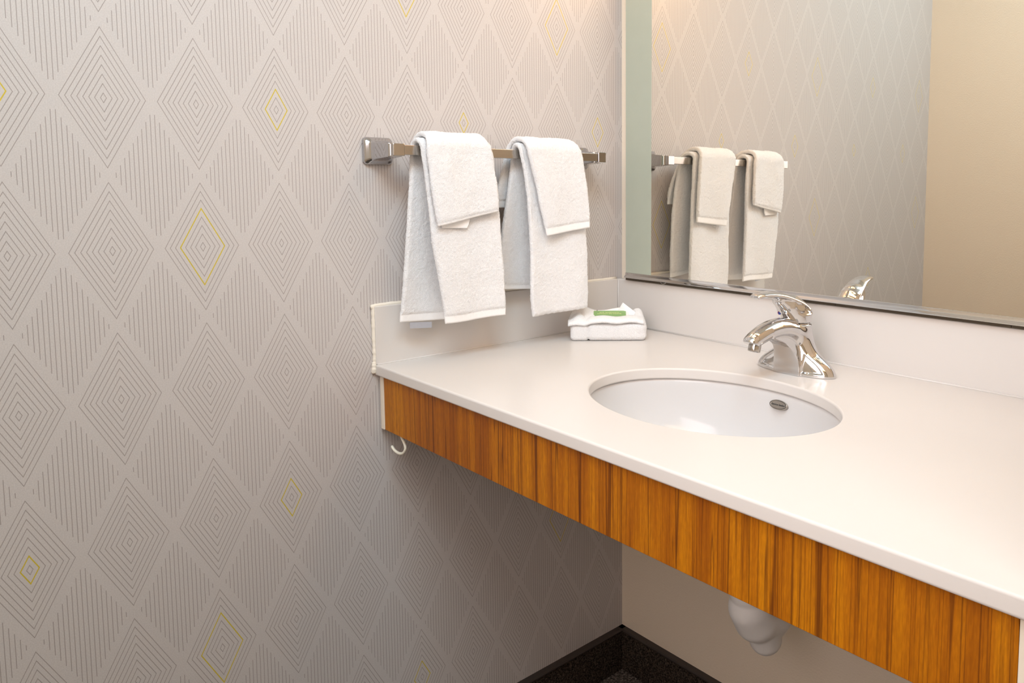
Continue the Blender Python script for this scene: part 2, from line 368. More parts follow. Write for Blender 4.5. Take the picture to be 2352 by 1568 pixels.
# splashes
ST = 0.9167
sp = box('side_splash', 0.0005, 0.0085, YF + 0.0005, -0.0208, CT + 0.0002, ST, M['stone'], t, 0.0018, 3)
bs = box('back_splash', 0.0005, WR - 0.0005, -0.0204, -0.0005, CT + 0.0002, ST, M['stone'], t, 0.0018, 3)
def bead(name, pts, r, par):
    P = catmull(pts, 14); cum = np.cumsum([0] + [float(np.linalg.norm(P[i + 1] - P[i])) for i in range(len(P) - 1)])
    rr = [r * (1 + 0.14 * math.sin(q * 420) * math.sin(q * 150 + 1) + 0.05 * math.sin(q * 1100)) for q in cum]
    V, F = tubeVF(P, rr, 10); return obj(name, V, F, M['caulk'], par, True)
bead('caulk_bead', [(0.0025, YF - 0.0005, CT - 0.004), (0.0030, YF, CT + 0.02), (0.0025, YF, CT + 0.05), (0.003, YF, ST - 0.006), (0.003, YF + 0.004, ST + 0.0005),
      (0.003, YF + 0.10, ST + 0.001), (0.003, YF + 0.30, ST + 0.001), (0.003, -0.022, ST + 0.001)], 0.0034, t)
bead('caulk_glob', [(0.002, YF - 0.0015, CT - 0.014), (0.0035, YF - 0.002, CT - 0.006), (0.0025, YF - 0.001, CT + 0.004)], 0.0042, t)
V, F = tubeVF([(0.0088, YF + 0.002, CT + 0.0008), (0.0088, -0.021, CT + 0.0008)], 0.0013, 8); obj('splash_joint', V, F, M['stone'], t, True)
V, F = tubeVF([(0.009, -0.0207, CT + 0.0008), (WR - 0.002, -0.0207, CT + 0.0008)], 0.0019, 8); obj('splash_joint', V, F, M['stone'], t, True)
V, F = tubeVF([(0.0094, -0.0208, CT), (0.0094, -0.0208, ST)], 0.0013, 8); obj('splash_joint', V, F, M['stone'], t, True)

# ------------------------------------------------------------ sink
sk = thing('undermount_sink', 'oval white porcelain undermount sink set below the cream counter', 'sink', (SX, SY, 0.66))
def bowl():
    N = 128; Z1 = CT - TH - 0.0006; dep = 0.142; a0, b0 = SA + 0.004, SB + 0.004; rings = []
    dx, dy = SX, SY + 0.035
    def rg(f, z, e=0.0, sh=0.0):
        return [(SX + (a0 * f + e) * math.cos(q), SY + sh * 0.035 + (b0 * f + e) * math.sin(q), z) for q in [2 * math.pi * k / N for k in range(N)]]
    K = 30
    rings.append(rg(1, Z1 - 0.009, 0.021)); rings.append(rg(1, Z1, 0.021)); rings.append(rg(1, Z1, 0.001))
    for i in range(1, K + 1):
        s_ = i / K; f = (1 - s_ ** 2.6) ** 0.52 if s_ < 1 else 0; f = max(f, 0.13)
        sh = s_ ** 1.5; rings.append(rg(f, Z1 - dep * s_ ** 0.95 if f > 0.13 else Z1 - dep, 0, sh))
    inner_end = len(rings)
    rings.append(rg(0.13, Z1 - dep - 0.012, 0, 1))
    for i in range(K, 0, -1):
        s_ = i / K; f = max((1 - s_ ** 2.6) ** 0.52 if s_ < 1 else 0, 0.13); sh = s_ ** 1.5
        rings.append(rg(f, Z1 - dep * s_ ** 0.95 - 0.009, 0.009, sh))
    rings.append(rings[0])
    V, F = loft(rings, cap=False); return obj('basin', V, F, M['porcelain'], sk, True)
bowl()
def disc_rings(c, prof, n=48, ax='z'):
    return loft([[(c[0] + r * math.cos(q), c[1] + r * math.sin(q), c[2] + z) for q in [2 * math.pi * k / n for k in range(n)]] for r, z in prof])
V, F = disc_rings((SX, SY + 0.035, CT - TH - 0.0006 - 0.142), [(0.0305, -0.012), (0.0305, 0.0012), (0.028, 0.0026), (0.020, 0.002), (0.018, 0.0045), (0.010, 0.006), (0.0005, 0.0062)])
obj('drain', V, F, M['chrome'], sk, True)
# overflow badge on the far wall of the bowl
bc = Vector((0.5544, -0.1888, 0.7782)); bn = Vector((-0.10, -0.93, 0.36)).normalized(); bxx = Vector((1, 0, 0)); bxx = (bxx - bn * bxx.dot(bn)).normalized(); byy = bn.cross(bxx)
BM = Matrix((( bxx.x, byy.x, bn.x, bc.x), (bxx.y, byy.y, bn.y, bc.y), (bxx.z, byy.z, bn.z, bc.z), (0, 0, 0, 1)))
def oval(a, b, prof, mat, name):
    rings = [[tuple(BM @ Vector((a * f * math.cos(q), b * f * math.sin(q), z))) for q in [2 * math.pi * k / 48 for k in range(48)]] for f, z in prof]
    V, F = loft(rings); return obj(name, V, F, mat, sk, True)
bd = oval(0.0178, 0.0078, [(1, -0.004), (1, 0.0008), (0.96, 0.0016), (0.88, 0.0016), (0.84, 0.0009), (0.0, 0.0009)][:5], M['badge'], 'overflow_badge')
V, F = loft([[tuple(BM @ Vector((0.0150 * math.cos(q), 0.0057 * math.sin(q), z))) for q in [2 * math.pi * k / 48 for k in range(48)]] for z in (0.0004, 0.0011)])
pl = obj('badge_plate', V, F, M['dull_chrome'], bd)
pl.parent = bd; pl.matrix_parent_inverse = Matrix.Identity(4)
tx = text_mesh('badge_lettering', 'American Standard', 0.0042, M['ink'], BM @ Matrix.Translation((0, 0, 0.0013)), None, 0.00015, 0.82)
tx.parent = bd; tx.matrix_parent_inverse = Matrix.Identity(4)
V, F = loft([[tuple(BM @ Vector((0.0168 * r * math.cos(q), 0.0069 * r * math.sin(q), z))) for q in [2 * math.pi * k / 48 for k in range(48)]] for r, z in ((0.99, 0.0014), (0.99, 0.0018), (0.93, 0.0018), (0.93, 0.0014))], cap=False)
rg_ = obj('badge_rim', V, F, M['ink'], None); rg_.parent = bd

# ------------------------------------------------------------ drain trap under the counter
tr = thing('drain_trap', 'white rounded trap cover hanging under the sink behind the teak fascia', 'pipe', (SX, -0.25, 0.36))
def trap_sdf(X, Y, Z):
    a = chain(X, Y, Z, [(SX, -0.285, 0.60, 0.022), (SX, -0.250, 0.55, 0.030), (SX, -0.233, 0.50, 0.0325), (SX, -0.230, 0.482, 0.0325)])
    b = chain(X, Y, Z, [(SX, -0.226, 0.452, 0.0355), (SX, -0.210, 0.428, 0.0375), (SX, -0.174, 0.418, 0.0365), (SX, -0.136, 0.434, 0.035), (SX, -0.108, 0.470, 0.032), (SX, -0.10, 0.50, 0.030)])
    d = smin(a, b, 0.0025)
    c = chain(X, Y, Z, [(SX, -0.190, 0.40, 0.030), (SX, -0.184, 0.3825, 0.0270)])
    d = smin(d, c, 0.004)
    e = chain(X, Y, Z, [(SX, -0.10, 0.50, 0.030), (SX, -0.09, 0.53, 0.028), (SX, -0.06, 0.545, 0.026), (SX, -0.006, 0.545, 0.026)])
    d = smin(d, e, 0.008)
    return np.maximum(d, Y + 0.004)
P, F, N = sdf_mesh(trap_sdf, (SX - 0.045, -0.32, 0.34), (SX + 0.045, 0.0, 0.63), 0.003)
obj('trap_cover', P, F, M['pipe'], tr, True, N)
V, F = tubeVF([(SX, SY + 0.035, CT - TH - 0.158), (SX, SY + 0.036, 0.63), (SX, -0.287, 0.60)], 0.016, 24); obj('tailpiece', V, F, M['pipe'], tr, True)

# ------------------------------------------------------------ faucet
FX, FY = 0.535, -0.113
fa = thing('faucet', 'chrome single lever faucet standing behind the oval sink', 'faucet', (FX, FY, CT))
HX = [(0, .0740), (.0045, .0742), (.012, .0700), (.020, .0620), (.0276, .0515), (.034, .0425), (.044, .0350), (.0585, .0292), (.072, .0262), (.079, .0250), (.10, .0245)]
def body_sdf(X, Y, Z):
    hx = scurve(HX, Z); hy = scurve([(0, .0268), (.004, .0268), (.012, .0262), (.03, .0250), (.05, .0245), (.079, .0248), (.10, .0245)], Z)
    n = np.sqrt((X / hx) ** 2 + (Y / hy) ** 2); d = (n - 1) * hy * np.where(hx > hy, 1, 1)
    g = np.sqrt((X / hx ** 2) ** 2 + (Y / hy ** 2) ** 2) / np.maximum(n, 1e-4); d = (n - 1) / np.maximum(g, 1 / 0.08)
    col = smax(smax(d, -Z, 0.0006), Z - 0.0800, 0.0015)
    # recessed teardrop panels on the front of both wings
    ax_ = np.abs(X); mk = np.minimum(np.minimum(ax_ - 0.0245 - 0.05 * Z, hx - 0.0125 - ax_), Z - 0.0050)
    tq = np.clip(mk / 0.0030, 0, 1); tq = tq * tq * (3 - 2 * tq); col = col + np.where(Y < -0.002, 0.0020 * tq, 0)
    # web below the spout: leans forward and narrows upwards
    yfr = scurve([(0, -.0290), (.012, -.0285), (.03, -.031), (.045, -.040), (.055, -.052), (.062, -.068), (.068, -.085)], Z)
    wd = scurve([(0, .0250), (.02, .0245), (.038, .0205), (.05, .0165), (.065, .0150), (.10, .0135)], Z)
    web = smax(smax(smax(np.abs(X) - wd, yfr - Y, 0.0010), Y, 0.001), smax(-Z, Z - 0.082, 0.001), 0.001)
    b = smin(col, web, 0.0025)
    # spout: arched tube, wider than high
    pts = catmull([(0, 0.0, 0.052, 0.0200), (0, -0.018, 0.069, 0.0185), (0, -0.040, 0.0775, 0.0165), (0, -0.065, 0.0795, 0.0150), (0, -0.090, 0.0765, 0.0138), (0, -0.112, 0.0705, 0.0125), (0, -0.1225, 0.0665, 0.0115)], 14)
    spt = chain(X, Y, Z, [tuple(p) for p in pts], 1.22)
    # flat mouth at the tip
    nn = np.array([0.0, -0.42, -0.90]); spt = smax(spt, (Y + 0.118) * nn[1] + (Z - 0.0600) * nn[2], 0.0012)
    return smin(b, spt, 0.0050)
P, F, N = sdf_mesh(body_sdf, (-0.082, -0.150, -0.004), (0.082, 0.036, 0.100), 0.0009)
P[:, 2] = np.maximum(P[:, 2], 0.0003)
cen = P[F].mean(1); sel = (cen[:, 1] < -0.040 - 0.0) & (cen[:, 2] > 0.055) & ~((cen[:, 2] < 0.062) & (N[F].mean(1)[:, 1] < -0.5) & (cen[:, 1] > -0.07))
def submesh(P, F, N, mask):
    f = F[mask]; us = np.unique(f); mp = -np.ones(len(P), int); mp[us] = np.arange(len(us)); return P[us], mp[f], N[us]
off = np.array([FX, FY, CT])
for nm, mk in (('faucet_body', ~sel), ('spout', sel)):
    p, f, n = submesh(P, F, N, mk); obj(nm, p + off, f, M['chrome'], fa, True, n)
# aerator
ac = Vector((FX, FY - 0.1135, CT + 0.0605)); an = Vector((0, -0.30, -0.954)).normalized(); a1 = Vector((1, 0, 0)); a2 = an.cross(a1)
rings = []
for r, d in ((0.0096, -0.006), (0.0096, 0.0), (0.0098, 0.0005), (0.0098, 0.0095), (0.0092, 0.0108), (0.0078, 0.0108), (0.0076, 0.008), (0.0005, 0.008)):
    rings.append([tuple(ac + an * d + (a1 * math.cos(q) + a2 * math.sin(q)) * r) for q in [2 * math.pi * k / 40 for k in range(40)]])
V, F = loft(rings); obj('aerator', V, F, M['dull_chrome'], fa, True)
# collar and handle
V, F = disc_rings((FX, FY - 0.001, CT), [(0.0225, 0.0795), (0.0225, 0.0835), (0.0001, 0.0835)]); obj('collar', V, F, M['dull_chrome'], fa, True)
def handle_sdf(X, Y, Z):
    ca, sa = math.cos(R(10.5)), math.sin(R(10.5)); X, Y = X * ca - Y * sa, X * sa + Y * ca     # lever turned a little to the left
    dome = chain(X, Y, Z, [(0, 0.000, 0.094, 0.0238), (0, -0.006, 0.102, 0.0215), (0, -0.012, 0.112, 0.0165)])
    cyl = smax(np.sqrt(X ** 2 + Y ** 2) - (0.0246 - 0.0), np.abs(Z - 0.090) - 0.0070, 0.0015)
    dome = smin(dome, cyl, 0.004)
    neck = chain(X, Y, Z, [(0, -0.006, 0.096, 0.0190), (0, -0.021, 0.110, 0.0180), (0, -0.040, 0.1225, 0.0115)], 1.1)
    dome = smin(dome, neck, 0.005)
    lev = chain(X, Y, Z, [tuple(p) for p in catmull([(0, 0.0190, 0.0945, 0.0045), (0, 0.0140, 0.1030, 0.0064), (0, 0.0010, 0.1120, 0.0070), (0, -0.017, 0.1200, 0.0068), (0, -0.041, 0.1285, 0.0060), (0, -0.066, 0.1325, 0.0054), (0, -0.084, 0.1328, 0.0050), (0, -0.0935, 0.1315, 0.0040)], 12)], 2.8)
    d = smin(dome, lev * 0.9, 0.0025)
    return smax(d, 0.0845 - Z, 0.0010)
P, F, N = sdf_mesh(handle_sdf, (-0.034, -0.126, 0.078), (0.034, 0.042, 0.150), 0.00115)
cen = P[F].mean(1); cen = np.stack([cen[:, 0] * math.cos(R(10.5)) - cen[:, 1] * math.sin(R(10.5)), cen[:, 0] * math.sin(R(10.5)) + cen[:, 1] * math.cos(R(10.5)), cen[:, 2]], 1)
lv = (cen[:, 2] > 0.1055 - np.minimum(0, cen[:, 1]) * 0.28 - np.maximum(0, cen[:, 1]) * 0.5)
for nm, mk in (('handle_hub', ~lv), ('lever', lv)):
    p, f, n = submesh(P, F, N, mk); obj(nm, p + off, f, M['chrome'], fa, True, n)
# hot and cold dot at the front of the hub
dcen = np.array([-0.010, -0.05, 0.100]); dr = np.array([-0.02, 1.0, 0.0]); tt = 0
for _ in range(60):
    q = dcen + dr * tt; dd = float(handle_sdf(np.array([q[0]]), np.array([q[1]]), np.array([q[2]]))[0]); tt += max(dd * 0.7, 0)
dot = Vector(tuple(dcen + dr * tt + off)); dn = Vector((-0.1, -1, -0.25)).normalized(); d1 = Vector((1, 0, 0)); d1 = (d1 - dn * d1.dot(dn)).normalized(); d2 = dn.cross(d1)
for nm, rr_, ox, hgt, mt in (('hot_mark', 0.0030, -0.0006, 0.0006, 'red'), ('cold_mark', 0.0027, 0.0002, 0.0009, 'blue')):
    ring = [dot + d1 * ox + (d1 * math.cos(math.pi * k / 14) + d2 * math.sin(math.pi * k / 14)) * rr_ for k in range(28)]
    V, F = loft([[tuple(v - dn * 0.003) for v in ring], [tuple(v + dn * hgt) for v in ring]]); obj(nm, V, F, M[mt], fa)

# ------------------------------------------------------------ mirror
YM = -0.027
mi = thing('vanity_mirror', 'large wall mirror with frosted strip on its left edge above the counter', 'mirror', (0.5, -0.013, 0.92))
ML, MR, MB, MT = 0.0398, 1.050, 0.9338, 1.86
box('backing_box', ML + 0.001, MR, YM + 0.006, -0.0005, ST + 0.0095, MT, M['filler'], mi)
box('frosted_strip', ML, 0.1168, YM, YM + 0.0055, MB, MT, M['frost'], mi, 0.0005, 1)
box('glass', 0.1170, MR, YM, YM + 0.0055, MB, MT, M['mirror'], mi)
def channel():
    # polished J channel: rounded nose then a sloping face down to the dark strip
    prof = [(YM + 0.004, 0.9330), (YM - 0.0004, 0.9340), (YM - 0.0010, 0.9336), (YM - 0.0016, 0.9288), (YM - 0.0024, 0.9280), (YM - 0.0056, 0.9244), (YM - 0.0060, 0.9232), (YM - 0.0052, 0.9228), (YM + 0.004, 0.9230)]
    V, F = loft([[(x, y, z) for y, z in prof] for x in (ML, MR)]); o = obj('bottom_channel', V, F, M['chrome'], mi); bevel(o, 0.0004, 2); return o
channel()
for a, b in ((ML + 0.001, 0.556), (0.5566, 0.8405), (0.8411, MR)):
    box('lower_strip', a, b, YM - 0.0008, YM + 0.006, ST + 0.0012, 0.9229, M['dark_trim'], mi)
# small cord end hanging below channel
V, F = tubeVF(catmull([(0.148, YM - 0.004, 0.9225), (0.156, YM - 0.0050, 0.9195), (0.164, YM - 0.0045, 0.9222)], 5), 0.0006, 8)
obj('clip', V, F, M['chrome'], mi, True)

# ------------------------------------------------------------ towel bar
BZ = 0.4589 + 0.72
tb = thing('towel_bar', 'square chrome towel bar mounted on the patterned wall', 'towel bar', (0.0, -0.35, BZ))
def sqring(x, cy, cz, h, r, n=5, hz=None):
    hz = hz or h; r = min(r, h * 0.999, hz * 0.999); pts = []
    for q, (sy, sz) in enumerate(((1, 1), (-1, 1), (-1, -1), (1, -1))):
        for k in range(n + 1):
            a = q * math.pi / 2 + k / n * math.pi / 2
            pts.append((x, cy + sy * (h - r) + r * math.cos(a), cz + sz * (hz - r) + r * math.sin(a)))
    return pts
def post(cy):
    prof = [(.0003, .0225, .006), (.004, .0228, .007), (.0068, .0222, .008), (.0092, .0205, .008), (.0120, .0175, .006), (.016, .0152, .004), (.024, .0140, .0025), (.040, .0128, .0018), (.056, .0114, .0014), (.0702, .0105, .0012)]
    V, F = loft([sqring(x, cy, BZ, h * (1.13 if x < .01 else 1.0 + .13 * max(0, 1 - (x - .01) / .008)) if x < .05 else h - (x - .05) * 0.05, r, 5, h) for x, h, r in prof]); o = obj('post', V, F, M['steel'], tb, True)
    o.modifiers.new('wn', 'WEIGHTED_NORMAL')
    V, F = loft([sqring(x, cy, BZ, h, r) for x, h, r in ((.0702, .0100, .001), (.0782, .0100, .001), (.079, .0092, .001))]); c = obj('end_cap', V, F, M['dull_chrome'] if cy < -0.4 else M['steel'], None, False)
    c.parent = o
post(-0.5722); post(-0.1301)
box('bar', 0.0605, 0.0765, -0.563, -0.139, BZ - 0.0080, BZ + 0.0080, M['dull_chrome'], tb, 0.0008, 2)

# ------------------------------------------------------------ towels: a padded folded strip draped over the bar
def hash3(P, s):
    return np.sin(P[:, 0] * 12.9898 * s + P[:, 1] * 78.233 * s + P[:, 2] * 37.719 * s)
def towel(name, zb, zf, rin, th, LB, RB, LF, RF, xb, xf, fringe, par, hemz=0.012, seed=0, kink=0.0, wav=None, rows=0.0016):
    """path: up the wall side, over the bar, down the room side. LB.. are tables z -> y of the left / right edges"""
    hems = hemz if isinstance(hemz, tuple) else (hemz, hemz)
    rc = rin + th / 2; cx = 0.0685; cz = BZ + 0.008 - 0.004
    path = []   # (s, x, z, side)
    zt = cz
    nb = max(8, int((zt - zb) / rows)); nf = max(8, int((zt - zf) / rows)); na = max(10, int(math.pi * rc / rows))
    for i in range(nb + 1):
        z = zb + (zt - zb) * i / nb; path.append((float(scurve(xb, z)), z, 0.0))
    for i in range(1, na):
        a = math.pi * (1 - i / na); k = (1 - math.cos(math.pi * i / na)) / 2
        x0 = float(scurve(xb, zt)); x1 = float(scurve(xf, zt)); mx = (x0 + x1) / 2; hw = (x1 - x0) / 2
        path.append((mx + hw * math.cos(a), zt + rc * math.sin(a), k))
    for i in range(nf + 1):
        z = zt - (zt - zf) * i / nf; path.append((float(scurve(xf, z)), z, 1.0))
    n = len(path); rings = []; mask = []
    Wd = 0.135; ne = max(8, int(math.pi * th / 2 / (rows * 0.8))); nfl = int(Wd / rows)
    P = np.array([(p[0], p[1]) for p in path]); T = np.gradient(P, axis=0); T /= np.linalg.norm(T, axis=1)[:, None]; Nn = np.stack([T[:, 1] * -1, T[:, 0]], 1)
    rngs = []
    arc = np.concatenate([[0], np.cumsum(np.linalg.norm(np.diff(P, axis=0), axis=1))]); tot = arc[-1]
    tpar = np.concatenate([np.linspace(0, 1, nfl), np.ones(ne), np.linspace(1, 0, nfl), np.zeros(ne)])
    sgn = np.concatenate([np.ones(nfl), np.cos(np.linspace(0, math.pi, ne + 2)[1:-1]), -np.ones(nfl), -np.cos(np.linspace(0, math.pi, ne + 2)[1:-1])])
    ext = np.concatenate([np.zeros(nfl), np.sin(np.linspace(0, math.pi, ne + 2)[1:-1]), np.zeros(nfl), -np.sin(np.linspace(0, math.pi, ne + 2)[1:-1])])
    V = []
    for i in range(n):
        x, z, k = path[i]
        yl = float(scurve(LB, z)) * (1 - k) + float(scurve(LF, z)) * k; yr = float(scurve(RB, z)) * (1 - k) + float(scurve(RF, z)) * k
        e = min(arc[i], tot - arc[i]); hemz = hems[0] if arc[i] < tot / 2 else hems[1]; tk = th * (0.60 if e < hemz else 0.60 + 0.40 * min(1, (e - hemz) / 0.004))
        if e < 0.0012: tk *= 0.6
        hw = tk / 2; y = yl + hw + (yr - yl - 2 * hw) * tpar + ext * hw
        s = sgn * hw
        wv = wav(tpar, z, k) if wav is not None else 0.0
        X = x + Nn[i, 0] * s + Nn[i, 0] * 0 + wv * (1 if k > 0.5 else -1) * abs(Nn[i, 0])
        Zz = z + Nn[i, 1] * s
        # hem line slopes with the drape
        sl = fringe(tpar, k); fall = np.clip(abs(z - cz) / max(cz - (zf if k > .5 else zb), 1e-3), 0, 1) ** 2
        Zz = Zz + sl * fall
        V.append(np.stack([X, y, Zz], 1)); mask.append(0 if e < hemz - 0.001 else 1)
    m = len(tpar); VV = np.concatenate(V)
    # terry pile: push outwards by a rough noise
    rr = np.random.default_rng(seed + 5); am = rr.normal(0, 1, (n, m)); am = (am + np.roll(am, 1, 0) + np.roll(am, 1, 1) * 0.6) / 1.8
    cen = np.repeat(np.stack([P[:, 0], np.zeros(n), P[:, 1]], 1), m, 0); dirn = VV - cen; dirn[:, 1] = np.tile(ext, n) * th / 2
    dirn[:, 0] = np.repeat(Nn[:, 0], m) * np.tile(sgn, n); dirn[:, 2] = np.repeat(Nn[:, 1], m) * np.tile(sgn, n); dirn[:, 1] = np.tile(ext, n)
    big = rr.normal(0, 1, (n // 18 + 2, m // 18 + 2))
    yi = np.linspace(0, big.shape[0] - 1.001, n); xi = np.linspace(0, big.shape[1] - 1.001, m); a = yi.astype(int); b = xi.astype(int); fy = (yi - a)[:, None]; fx = (xi - b)[None]
    fy = fy * fy * (3 - 2 * fy); fx = fx * fx * (3 - 2 * fx)
    sm = big[a][:, b] * (1 - fy) * (1 - fx) + big[a + 1][:, b] * fy * (1 - fx) + big[a][:, b + 1] * (1 - fy) * fx + big[a + 1][:, b + 1] * fy * fx
    amp = np.repeat(np.array([0.00007 if q == 0 else 0.00034 for q in mask]), m)
    VV = VV + dirn * (am.ravel() * amp + sm.ravel() * 0.00045)[:, None]
    F = []
    idx = np.arange(n * m).reshape(n, m); A = idx[:-1]; B = np.roll(idx, -1, 1)[:-1]; C_ = np.roll(idx, -1, 1)[1:]; D_ = idx[1:]
    F = np.stack([A, D_, C_, B], -1).reshape(-1, 4)
    fm = np.repeat(np.array([0 if (q and mask[i]) else 1 for i, q in enumerate(mask[1:])]), m)
    F = [tuple(f) for f in F] + [tuple(idx[0]), tuple(idx[-1][::-1])]; fm = list(fm) + [1, 1]
    return obj(name, VV, F, None, par, True, mats=[M['terry'], M['hem']], fmat=fm)

# left hand towel
hl = thing('hand_towel', 'white hand towel on the left of the bar, grey tag below its hem', 'towel', (0.068, -0.46, BZ), 'white towels on the bar')
towel('cloth', 0.8885, 0.887, 0.0085, 0.0095,
      [(.88, -.560), (.90, -.5595), (.99, -.549), (1.09, -.5422), (1.167, -.538), (1.20, -.538)], [(.88, -.372), (1.0, -.374), (1.1, -.385), (1.2, -.400)],
      [(.88, -.5013), (.94, -.509), (1.02, -.5219), (1.07, -.5263), (1.136, -.5317), (1.20, -.5395)], [(.88, -.3781), (.955, -.3817), (1.037, -.3868), (1.12, -.392), (1.20, -.401)],
      [(.88, .042), (1.0, .044), (1.1, .048), (1.20, .0535)], [(.88, .087), (1.0, .088), (1.1, .0865), (1.20, .0835)],
      lambda t_, k: (0.004 * np.sin(t_ * math.pi) * -1 + (0.002 if k < .5 else 0.0) * (1 - t_)) if k < .5 else 0.0 * t_ - 0.001 * np.sin(t_ * 5), hl, 0.013, 1,
      wav=lambda t_, z, k: 0.0035 * np.sin(t_ * math.pi * 2 + 1.0) * np.clip((1.14 - z) / 0.2, 0, 1) if k > .5 else 0.004 * np.sin(t_ * 6) * np.clip((1.14 - z) / 0.2, 0, 1))
V, F = boxVF(0.0395, 0.0401, -0.5405, -0.499, 0.8785, 0.889); V = [(x, y, z + (y + 0.5405) * -0.10 - 0.001) for x, y, z in V]; o_ = obj('care_tag', V, F, M['tag'], hl); o_['label'] = 'grey care tag'
# left washcloth laid over it
wl = thing('washcloth', 'white washcloth folded over the left hand towel', 'washcloth', (0.068, -0.47, BZ + 0.02), 'white towels on the bar')
towel('cloth', 1.075, 1.066, 0.0195, 0.0095,
      [(1.06, -.530), (1.12, -.530), (1.21, -.528)], [(1.06, -.385), (1.12, -.388), (1.21, -.41)],
      [(1.05, -.5145), (1.087, -.5235), (1.136, -.5305), (1.19, -.5330), (1.23, -.520)], [(1.05, -.4008), (1.09, -.4004), (1.14, -.4040), (1.1826, -.4107), (1.205, -.422), (1.23, -.445)],
      [(1.06, .0285), (1.12, .034), (1.2, .0415)], [(1.05, .1025), (1.12, .1010), (1.2, .0965)],
      lambda t_, k: (-0.010 * (1 - t_) + 0.012 * t_ - 0.002) if k > .5 else 0.0 * t_, wl, (0.009, 0.0035), 2,
      wav=lambda t_, z, k: 0.002 * np.sin(t_ * 7))
def flap(name, pts, th, par, mat):
    """small folded corner: polygon in the y-z plane at given x, padded"""
    c = np.mean(np.array(pts), 0); rings = []
    for sc_, dx in ((0.96, -th / 2), (1.0, -th / 4), (1.0, th / 4), (0.96, th / 2)):
        rings.append([(p[0] + dx, c[1] + (p[1] - c[1]) * sc_, c[2] + (p[2] - c[2]) * sc_) for p in pts])
    V, F = loft(rings); o = obj(name, V, F, mat, par); bevel(o, 0.0008, 2); return o
flap('inner_fold', [(0.0965, -.5085, 1.0505), (0.0965, -.4600, 1.0485), (0.0965, -.4560, 1.0560), (0.0975, -.4530, 1.075), (0.0975, -.512, 1.075)], 0.003, wl, M['hem'])
# right hand towel
hr = thing('hand_towel', 'white hand towel on the right of the bar, nearest the mirror', 'towel', (0.068, -0.26, BZ), 'white towels on the bar')
towel('cloth', 0.9235, 0.8765, 0.0085, 0.0095,
      [(.90, -.3620), (.93, -.3605), (1.02, -.354), (1.1, -.343), (1.17, -.334), (1.20, -.334)], [(.90, -.165), (1.0, -.166), (1.1, -.172), (1.2, -.19)],
      [(.87, -.3152), (.92, -.3205), (1.006, -.3206), (1.117, -.3262), (1.19, -.3387), (1.21, -.3387)], [(.87, -.1812), (.94, -.1808), (1.03, -.1849), (1.10, -.190), (1.2, -.2)],
      [(.88, .040), (1.0, .043), (1.1, .048), (1.20, .0535)], [(.88, .087), (1.0, .088), (1.1, .0865), (1.20, .0835)],
      lambda t_, k: (-0.016 * t_ + 0.004) if k < .5 else 0.003 * t_ + 0.0006 * np.sin(t_ * 60), hr, (0.0085, 0.0012), 3,
      wav=lambda t_, z, k: 0.003 * np.sin(t_ * math.pi * 2 + 2.6) * np.clip((1.14 - z) / 0.2, 0, 1) if k > .5 else 0.004 * np.sin(t_ * 5) * np.clip((1.14 - z) / 0.2, 0, 1))
wr = thing('washcloth', 'white washcloth folded over the right hand towel', 'washcloth', (0.068, -0.26, BZ + 0.02), 'white towels on the bar')
towel('cloth', 1.080, 1.036, 0.0195, 0.0095,
      [(1.06, -.372), (1.12, -.352), (1.21, -.332)], [(1.06, -.172), (1.12, -.175), (1.21, -.22)],
      [(1.02, -.2880), (1.0753, -.3048), (1.144, -.3209), (1.2, -.3325), (1.23, -.320)], [(1.02, -.1880), (1.0644, -.1884), (1.12, -.194), (1.19, -.2055), (1.21, -.215), (1.23, -.238)],
      [(1.06, .0285), (1.12, .034), (1.2, .0415)], [(1.02, .1030), (1.12, .1010), (1.2, .0965)],
      lambda t_, k: (-0.0075 * (1 - t_) + 0.004 * t_) if k > .5 else 0.0 * t_, wr, 0.013, 4,
      wav=lambda t_, z, k: 0.002 * np.sin(t_ * 6 + 1))

# ------------------------------------------------------------ folded cloth with a soap packet on the counter corner
A_ = np.array([0.0880, -0.2225, CT]); E1 = np.array([0.680, 0.733, 0]); E2 = np.array([-0.733, 0.680, 0])
def loc2w(p): p = np.atleast_2d(p); return A_ + p[:, :1] * E1 + p[:, 1:2] * E2 + p[:, 2:3] * np.array([0, 0, 1])
fc = thing('folded_washcloth', 'white washcloth folded into a pouch on the counter in the corner', 'washcloth', tuple(loc2w((0.075, 0.045, 0))[0]))
def rough(X, Y, Z, a=0.00035):
    return 1.3 * a * (np.sin(X * 3100 + np.sin(Y * 2300) * 2) * np.sin(Y * 2900 + np.sin(Z * 2500) * 2) * np.sin(Z * 3300 + X * 900) * 1.6)
def pouch(X, Y, Z):
    b1 = rbox(X, Y, Z, (0.0165, 0.044, 0.0172), (0.0165 + 0.002, 0.042, 0.0172), 0.008)
    b2 = rbox(X, Y, Z, (0.0900, 0.044, 0.0180), (0.0590, 0.044, 0.0180), 0.0105)
    d = smin(b1, b2, 0.0012)
    hump = chain(X, Y, Z, [(0.137, 0.010, 0.026, 0.0095), (0.136, 0.045, 0.033, 0.011), (0.133, 0.080, 0.042, 0.011), (0.131, 0.094, 0.036, 0.011)])
    d = smin(d, hump, 0.006)
    back = rbox(X, Y, Z, (0.075, 0.083, 0.028), (0.066, 0.007, 0.018), 0.006); d = smin(d, back, 0.004)
    return smax(d, 0.0006 - Z, 0.0005) + rough(X, Y, Z)
P, F, N = sdf_mesh(pouch, (-0.012, -0.008, -0.003), (0.162, 0.118, 0.066), 0.0014)
obj('cloth', loc2w(P), F, M['terry'], fc, True)
